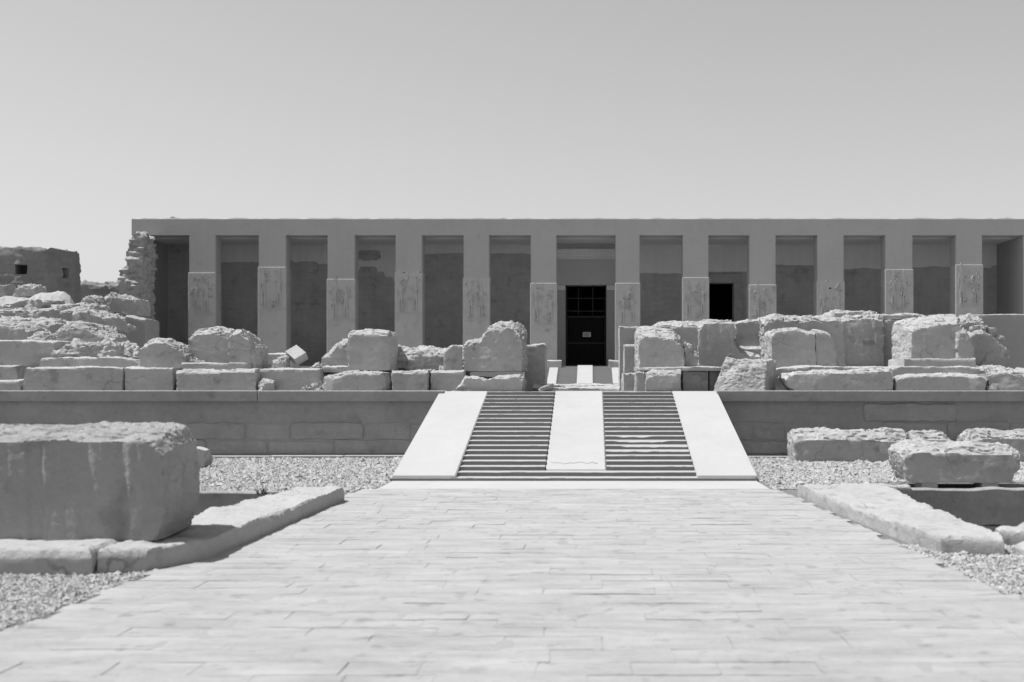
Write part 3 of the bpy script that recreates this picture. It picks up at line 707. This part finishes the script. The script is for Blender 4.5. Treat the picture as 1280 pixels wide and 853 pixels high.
stone('rubble_stone', 'crumbled wedge against the pale shouldered block', 'stone', [(855, 460), (855, 424), (861, 428), (866, 437), (872, 441), (872, 460)], 24.3, .6, base=T2, amp=.07, f=3, vox=.025, cap=.1, run=.2)
stone(blk, 'wall block behind the pale shouldered block, with crumbling top', 'stone block', [(812, 491), (814, 408), (826, 402), (846, 401), (876, 400), (880, 491)], 26.2, 1.6, base=B, amp=.06, cap=.14, run=.3, front=.15)
stone(blk, 'fluted wall block with a dark overhung top, above the leaning rock', 'stone block', [(872, 491), (872, 406), (880, 399), (892, 397), (917, 397), (921, 408), (917, 424), (926, 438), (952, 444), (956, 491)], 26.0, 1.6, base=B, amp=.06, cap=.12, run=.25, front=.2, flute=.03)
stone(blk, 'square wall block above the notched sunlit ledge', 'stone block', [(917, 432), (919, 402), (936, 398), (953, 399), (954, 432)], 27.2, 1.2, base=2.3, amp=.04, cap=.06, run=.2, front=.15)
stone(blk, 'lower wall stone carrying the notched sunlit ledge', 'stone block', [(915, 491), (917, 431), (955, 430), (957, 491)], 26.9, 1.6, base=B, amp=.04, cap=.1, run=.3, front=.2)
stone(blk, 'long wall block with a ragged sunlit top behind the two joined stones', 'stone block', [(952, 491), (953, 399), (962, 393), (972, 391), (985, 393), (1000, 394), (1030, 394), (1044, 393), (1056, 394), (1058, 491)], 26.6, 1.8, base=B, amp=.07, cap=.16, run=.35, front=.15)
stone(blk, 'tall wall block with a high ragged crest, middle of the right wall', 'stone block', [(1049, 491), (1049, 395), (1060, 391), (1085, 389), (1098, 391), (1106, 394), (1108, 491)], 26.7, 1.8, base=B, amp=.07, cap=.16, run=.35, front=.2, flute=.03)
stone(blk, 'wall block with a pale cap slab left of the lit sided block', 'stone block', [(1097, 491), (1097, 396), (1110, 392), (1134, 392), (1150, 394), (1150, 491)], 26.9, 1.8, base=B, amp=.06, cap=.14, run=.3, front=.15)
stone(slb, 'flat cap slab on top of the right wall', 'slab', [(1092, 398), (1098, 392), (1130, 391), (1160, 393), (1161, 398)], 27.0, 1.4, base=3.08, amp=.04, cap=.03, run=.15)
stone(slb, 'raised top fragment on the crest of the right wall', 'slab', [(1036, 396), (1042, 389), (1062, 387), (1088, 388), (1094, 396)], 26.95, 1.2, base=3.1, amp=.05, cap=.05, run=.2)
stone(blk, 'stone with arched top and sunlit left side, left of two joined stones', 'stone block', [(962, 461), (962, 417), (968, 411), (985, 409), (998, 408), (1008, 413), (1021, 415), (1023, 461)], 25.0, 1.0, base=1.84, amp=.05, cap=.07, run=.16, side=.05, front=.2)
stone(blk, 'smooth quarter round stone, right of two joined stones', 'stone block', [(1019, 461), (1019, 412), (1030, 413), (1039, 418), (1045, 428), (1047, 461)], 25.05, 1.0, base=1.84, amp=.03, cap=.06, run=.12, front=.1)
stone(slb, 'long thin plinth slab below the two joined stones', 'slab', [(950, 491), (950, 464), (983, 459), (1010, 458), (1113, 458), (1134, 459), (1134, 491)], 24.6, 1.9, base=B, amp=.02, cap=.02, run=.06)
# leaning rock: one bright slanting face to the left, one shaded face to the right
def leaning():
    bm = bmesh.new(); q = [(0, 0, 0), (1.08, -.10, -.02), (1.42, .62, 0), (.2, .95, 0)]
    t = [(.34, .40, .76), (1.18, .12, .68), (1.46, .68, .66), (.5, .98, .72)]
    loft(bm, [q, t]); bmesh.ops.recalc_face_normals(bm, faces=bm.faces[:])
    x0, _ = at(891, 489, 23.4); bmesh.ops.translate(bm, verts=bm.verts[:], vec=(x0, 23.5, B))
    me = bpy.data.meshes.new(bou); bm.to_mesh(me); bm.free(); me.materials.append(M['ruin']); o = link(bou, me)
    bake(o, [('REMESH', dict(mode='VOXEL', voxel_size=.024, use_smooth_shade=True))]); wear(o.data, 55, .05, 3.0, front=.6, strata=.2); base_origin(o)
    tag(o, 'leaning pale rock with a rough sunlit face above the right stair ramp', 'boulder')
leaning()
stone(blk, 'long low stone with a rounded left end on the right terrace edge', 'stone block', [(997, 488), (986, 482), (981, 473), (985, 466), (1000, 464), (1050, 462), (1112, 461), (1117, 466), (1118, 488)], 23.4, 1.1, base=B, amp=.04, cap=.07, run=.14, front=.3)
stone(blk, 'long low rough stone below the stepped plinth, right terrace edge', 'stone block', [(1119, 487), (1120, 472), (1134, 467), (1180, 467), (1229, 468), (1235, 473), (1231, 487)], 23.4, 1.0, base=B, amp=.04, cap=.06, run=.12, front=.35)
stone(slb, 'lower slab of the stepped plinth under the lit sided block', 'slab', [(1114, 491), (1115, 461), (1126, 458), (1232, 458), (1233, 491)], 24.0, 1.6, base=B, amp=.03, cap=.02, run=.06)
stone(slb, 'upper slab of the stepped plinth under the lit sided block', 'slab', [(1129, 460), (1130, 448), (1220, 448), (1221, 460)], 24.3, 1.3, base=1.86, amp=.02, cap=.02, run=.05)
stone(blk, 'largest right hand block with a sunlit left side and bright crumbled crown', 'stone block', [(1130, 450), (1131, 402), (1138, 397), (1160, 394), (1182, 390), (1204, 390), (1209, 398), (1210, 450)], 24.7, 1.2, base=2.06, amp=.045, cap=.26, run=.5, side=.16, front=.15)
stone(blk, 'narrow cracked stone joined to the right of the largest block', 'stone block', [(1196, 450), (1196, 414), (1208, 408), (1214, 418), (1221, 434), (1222, 450)], 24.6, 1.1, base=2.05, amp=.07, f=3, cap=.1, run=.2, front=.3)
stone(blk, 'sloping shouldered stone before the plain plastered wall at right', 'stone block', [(1207, 462), (1207, 421), (1220, 414), (1230, 412), (1241, 416), (1252, 427), (1262, 438), (1263, 462)], 25.3, 1.0, base=1.8, amp=.06, cap=.05, run=.14, front=.12)
for i, (x, y) in enumerate(((1228, 412), (1240, 415), (1250, 425), (1220, 413))):
    X, Z = at(x, y, 25.7); rock('rubble_stone', ['pale chip on the top of the sloping shouldered stone', 'pale chip on the upper slope of the shouldered stone', 'pale chip lowest on the slope of the shouldered stone', 'pale chip at the left of the shouldered stone'][i], 'stone', (X, 25.75, Z - .02), (.2, .2, .12), 60 + i)
stone(blk, 'crumbling layered stone between the largest block and the plastered wall', 'stone block', [(1200, 450), (1202, 398), (1212, 394), (1230, 396), (1232, 412), (1232, 450)], 26.4, 1.0, base=B, amp=.09, f=3, cap=.12, run=.2, front=.6, strata=.9)
stone('plastered_wall', 'plain smooth plastered wall stub at the right edge of the photo', 'wall', [(1213, 492), (1213, 393), (1330, 392), (1330, 492)], 27.6, 2.0, base=B, amp=.012, cap=.02, run=.05, mat=M['plaster'], front=.3, vox=.05, strata=.1)
stone(blk, 'low pale layered stone at the right end of the terrace edge', 'stone block', [(1246, 485), (1235, 476), (1233, 462), (1240, 457), (1262, 456), (1272, 461), (1330, 463), (1330, 485)], 23.5, 1.3, base=B, amp=.07, cap=.16, run=.3, front=.4)
rock('rubble_stone', 'small chip in the gap below the low pale layered stone', 'stone', (at(1240, 484, 23.5)[0], 23.5, B), (.22, .2, .12), 91)

# ------------------------------------------------------------------ rubble on the left mound
ML = [
 ('flat slab', slb, 'slab', 'broad flat slab below the mud brick building, left photo edge', [(2, 398), (8, 388), (22, 383), (50, 385), (53, 398)], 40, 1.6),
 ('', slb, 'slab', 'wide pale layered slab under the broad flat slab, left photo edge', [(-40, 408), (-40, 397), (30, 396), (60, 399), (86, 402), (88, 410)], 36, 2.0),
 ('', blk, 'stone block', 'squared dark block on the mound, below the corner of the mud building', [(66, 399), (68, 387), (82, 383), (98, 385), (100, 399)], 42, 1.4),
 ('', blk, 'stone block', 'long sloping block descending the mound towards the temple', [(86, 410), (88, 388), (100, 385), (118, 389), (134, 395), (139, 410)], 38, 1.6),
 ('', bou, 'boulder', 'rounded sunlit boulder on the mound right of the mud building', [(98, 382), (99, 371), (106, 367), (116, 369), (124, 382)], 48, 1.4),
 ('', blk, 'stone block', 'long dark block on the mound beside the crumbling brick wall', [(122, 384), (125, 369), (136, 366), (152, 369), (172, 373), (174, 388), (160, 390)], 50, 1.6),
 ('', slb, 'slab', 'thin slab tilted below the rounded sunlit boulder', [(82, 387), (84, 380), (96, 378), (118, 381), (122, 388)], 45, 1.2),
 ('', bou, 'boulder', 'big rounded boulder at the left photo edge above the squared block', [(-20, 418), (-15, 403), (5, 399), (24, 404), (38, 411), (42, 420)], 29, 1.3),
 ('', bou, 'boulder', 'pale crumpled boulder on the squared block at left', [(26, 426), (32, 418), (42, 414), (54, 417), (66, 426)], 25.4, .9),
 ('', bou, 'boulder', 'broad rough boulder with bright pitted top, centre of the left mound', [(58, 427), (62, 412), (74, 405), (90, 401), (108, 403), (122, 411), (136, 420), (138, 427)], 28, 1.3),
 ('', 'rubble_stone', 'stone', 'small white stone perched at the right foot of the mound', [(127, 418), (129, 408), (135, 405), (143, 411), (138, 418)], 30, .4),
 ('', blk, 'stone block', 'dark foundation stone under the square window of the mud building', [(-20, 368), (-18, 356), (5, 353), (10, 368)], 53, 1.2),
 ('', blk, 'stone block', 'dark foundation stone right of the square window of the mud building', [(14, 368), (16, 356), (28, 354), (44, 356), (48, 368)], 52.5, 1.2),
 ('', blk, 'stone block', 'mound block between flat slab and broad rough boulder', [(36, 412), (38, 402), (50, 399), (64, 402), (66, 412)], 33, 1.2),
 ('', slb, 'slab', 'wedge slab lying at the right foot of the mound', [(92, 402), (96, 394), (122, 396), (150, 404), (152, 410), (120, 412)], 40, 1.6),
]
for i, (_, nm, cat, lab, pts, Y, D) in enumerate(ML):
    zlo = min(at(x, y, Y)[1] for x, y in pts)
    stone(nm, lab, cat, pts, Y, D, cap=.16, run=.4, side=.08, amp=.09 * Y / 36, f=1.5, vox=.04 * Y / 36, base=zlo - .12, mat=M['rubble'], front=.35)
k = 0
for q in range(400):
    y = rnd.uniform(27, 47); r = rnd.uniform(-.55, -.43); x = r * y
    if k >= 95: break
    s = rnd.uniform(.15, .48) * (y / 42)
    rock('rubble_stone', 'broken stone among the loose rubble below the mud brick building', 'stone', (x, y, mound_z(x, y) - .05), (s * rnd.uniform(.9, 1.7), s, s * rnd.uniform(.4, .8)), 100 + q, M['rubble'], 'loose rubble on the left mound', rot=rnd.uniform(0, 3), sub=3, amp=.35); k += 1

# ------------------------------------------------------------------ foreground, left
def plan_slab(name, label, plan, z, amp=.02, vox=.03, edge=.035, mat=None, seed=0, f=1.8):
    bm = bmesh.new(); n = len(plan); c = (sum(p[0] for p in plan) / n, sum(p[1] for p in plan) / n)
    def ring(zz, ins): 
        out = []
        for x, y in plan:
            d = Vector((c[0] - x, c[1] - y)); d = d.normalized() * ins; out.append((x + d.x, y + d.y, zz))
        return out
    loft(bm, [ring(-.06, 0), ring(z - edge, 0), ring(z - edge * .3, edge * .4), ring(z, edge)])
    bmesh.ops.recalc_face_normals(bm, faces=bm.faces[:])
    me = bpy.data.meshes.new(name); bm.to_mesh(me); bm.free(); me.materials.append(mat or M['slab']); o = link(name, me)
    bake(o, [sharp(o, vox)])
    wear(o.data, seed, amp, f, front=.45, top=.8, strata=.3); base_origin(o)
    return tag(o, label, 'slab')
plan_slab('stone_slab', 'worn pale slab under the left half of the big foreground block', [(-6.6, 9.2), (-4.10, 9.2), (-4.07, 10.3), (-4.2, 11.3), (-6.6, 11.3)], .22, seed=3, edge=.075)
plan_slab('stone_slab', 'long worn kerb slab along the left edge of the paved path', [(-4.07, 9.25), (-3.70, 9.33), (-3.40, 9.95), (-3.36, 10.9), (-3.33, 11.9), (-3.31, 13.4), (-3.24, 14.75), (-3.45, 15.0), (-3.8, 14.8), (-4.0, 14.0), (-4.12, 12.8), (-4.22, 11.6), (-4.3, 11.0), (-4.04, 10.3)], .20, seed=9, amp=.03, edge=.065)
stone('stone_block', 'big dark carved block lying on slabs in the left foreground', 'stone block', [(-150, 671), (-150, 543), (-60, 538), (90, 536), (182, 536), (199, 541), (211, 558), (216, 590), (215, 625), (211, 650), (202, 669)], 9.75, 1.2, base=.205, amp=.034, f=2.2, vox=.018, cap=.10, run=.34, side=.06, front=.22, strata=.3, flute=.05, shx=-.13, mat=M['carved'])
rock('rubble_stone', 'small pale stone on the gravel just behind the big foreground block', 'stone', (at(247, 583, 20.5)[0], 20.5, -.01), (.42, .35, .36), 18)
# dry weed on the kerb slab corner
bm = bmesh.new()
for q in range(40):
    a = rnd.uniform(0, 6.28); l = rnd.uniform(.06, .16); x0 = -4.62 + rnd.uniform(-.06, .06); y0 = 15.75 + rnd.uniform(-.05, .05)
    d = Vector((math.cos(a) * l * .8, math.sin(a) * l * .8, l)); s = Vector((-math.sin(a), math.cos(a), 0)) * .006
    p = Vector((x0, y0, .0)); bm.faces.new([bm.verts.new(v) for v in (p - s, p + s, p + d * .6 + s * .7, p + d)])
tag(obj('weed', bm, M['weed']), 'tiny dry weed at the far corner of the left kerb slab', 'plant')

# ------------------------------------------------------------------ foreground, right
plan_slab('stone_slab', 'long pale kerb slab along the right edge of the paved path', [(2.86, 15.5), (2.95, 13.6), (3.05, 12.0), (3.16, 10.6), (3.24, 10.35), (3.78, 10.2), (3.86, 10.5), (3.84, 11.2), (3.9, 12.6), (3.98, 14.2), (4.05, 15.6), (3.5, 15.8)], .17, seed=14, amp=.032, f=1.6)
plan_slab('stone_slab', 'low sunlit slab fragment beside the right kerb slab, photo edge', [(3.92, 10.0), (5.6, 9.9), (5.6, 10.75), (4.4, 10.8), (3.95, 10.5)], .08, seed=21, amp=.03)
plan_slab('stone_slab', 'thicker broken slab on the near rim of the right basin', [(3.97, 10.85), (4.5, 10.7), (5.9, 10.75), (5.9, 11.9), (4.5, 11.7), (4.1, 11.3)], .13, seed=24, amp=.05)
for i, (x, y, s_) in enumerate(((4.18, 16.15, .34), (4.45, 16.25, .26), (4.05, 15.6, .3))):
    rock('rubble_stone', ['broken chunk at the crumbled corner of the right basin', 'small chunk right of the crumbled basin corner', 'chunk nearest the right kerb slab at the basin corner'][i], 'stone', (x, y, -.12), (s_ * 1.3, s_, s_ * .6), 210 + i)
Yb = 16.55
for i, (a, b, lab) in enumerate(((1153, 1173, 'small prop stone under the left end of the propped block'), (1228, 1249, 'small prop stone under the right end of the propped block'))):
    x0, _ = at(a, 0, Yb); x1, _ = at(b, 0, Yb)
    bm = box(x0, x1, Yb + .02, Yb + .4, -.02, .10, .012)
    for v in bm.verts: v.co += Vector(noise.noise_vector(v.co * 5)) * .012
    tag(obj('prop_stone', bm, M['ruin']), lab, 'stone')
stone('stone_block', 'rough block propped on two small stones at the basin rim', 'stone block', [(1138, 606), (1129, 580), (1126, 566), (1131, 557), (1150, 554), (1210, 555), (1270, 556), (1281, 562), (1278, 580), (1271, 588), (1269, 607)], Yb, .85, base=.09, amp=.05, cap=.14, run=.3, side=.04, front=.2, vox=.026)
stone('stone_block', 'long fallen stone on the gravel before the right terrace wall', 'stone block', [(990, 576), (991, 543), (996, 539), (1060, 538), (1138, 538), (1142, 576)], 21.9, .75, base=-.03, amp=.06, cap=.20, run=.3, side=.04, front=.2, vox=.03, px=True)
stone('stone_block', 'shorter fallen stone with rounded end, continuing the long fallen stone', 'stone block', [(1142, 576), (1141, 541), (1150, 537), (1180, 537), (1190, 543), (1196, 552), (1196, 576)], 22.0, .7, base=-.03, amp=.06, cap=.18, run=.28, front=.25, vox=.03)
stone('stone_block', 'fallen stone before the terrace wall at the right photo edge', 'stone block', [(1211, 576), (1210, 547), (1217, 539), (1235, 537), (1320, 538), (1320, 576)], 22.0, .75, base=-.03, amp=.06, cap=.16, run=.28, front=.25, vox=.03)
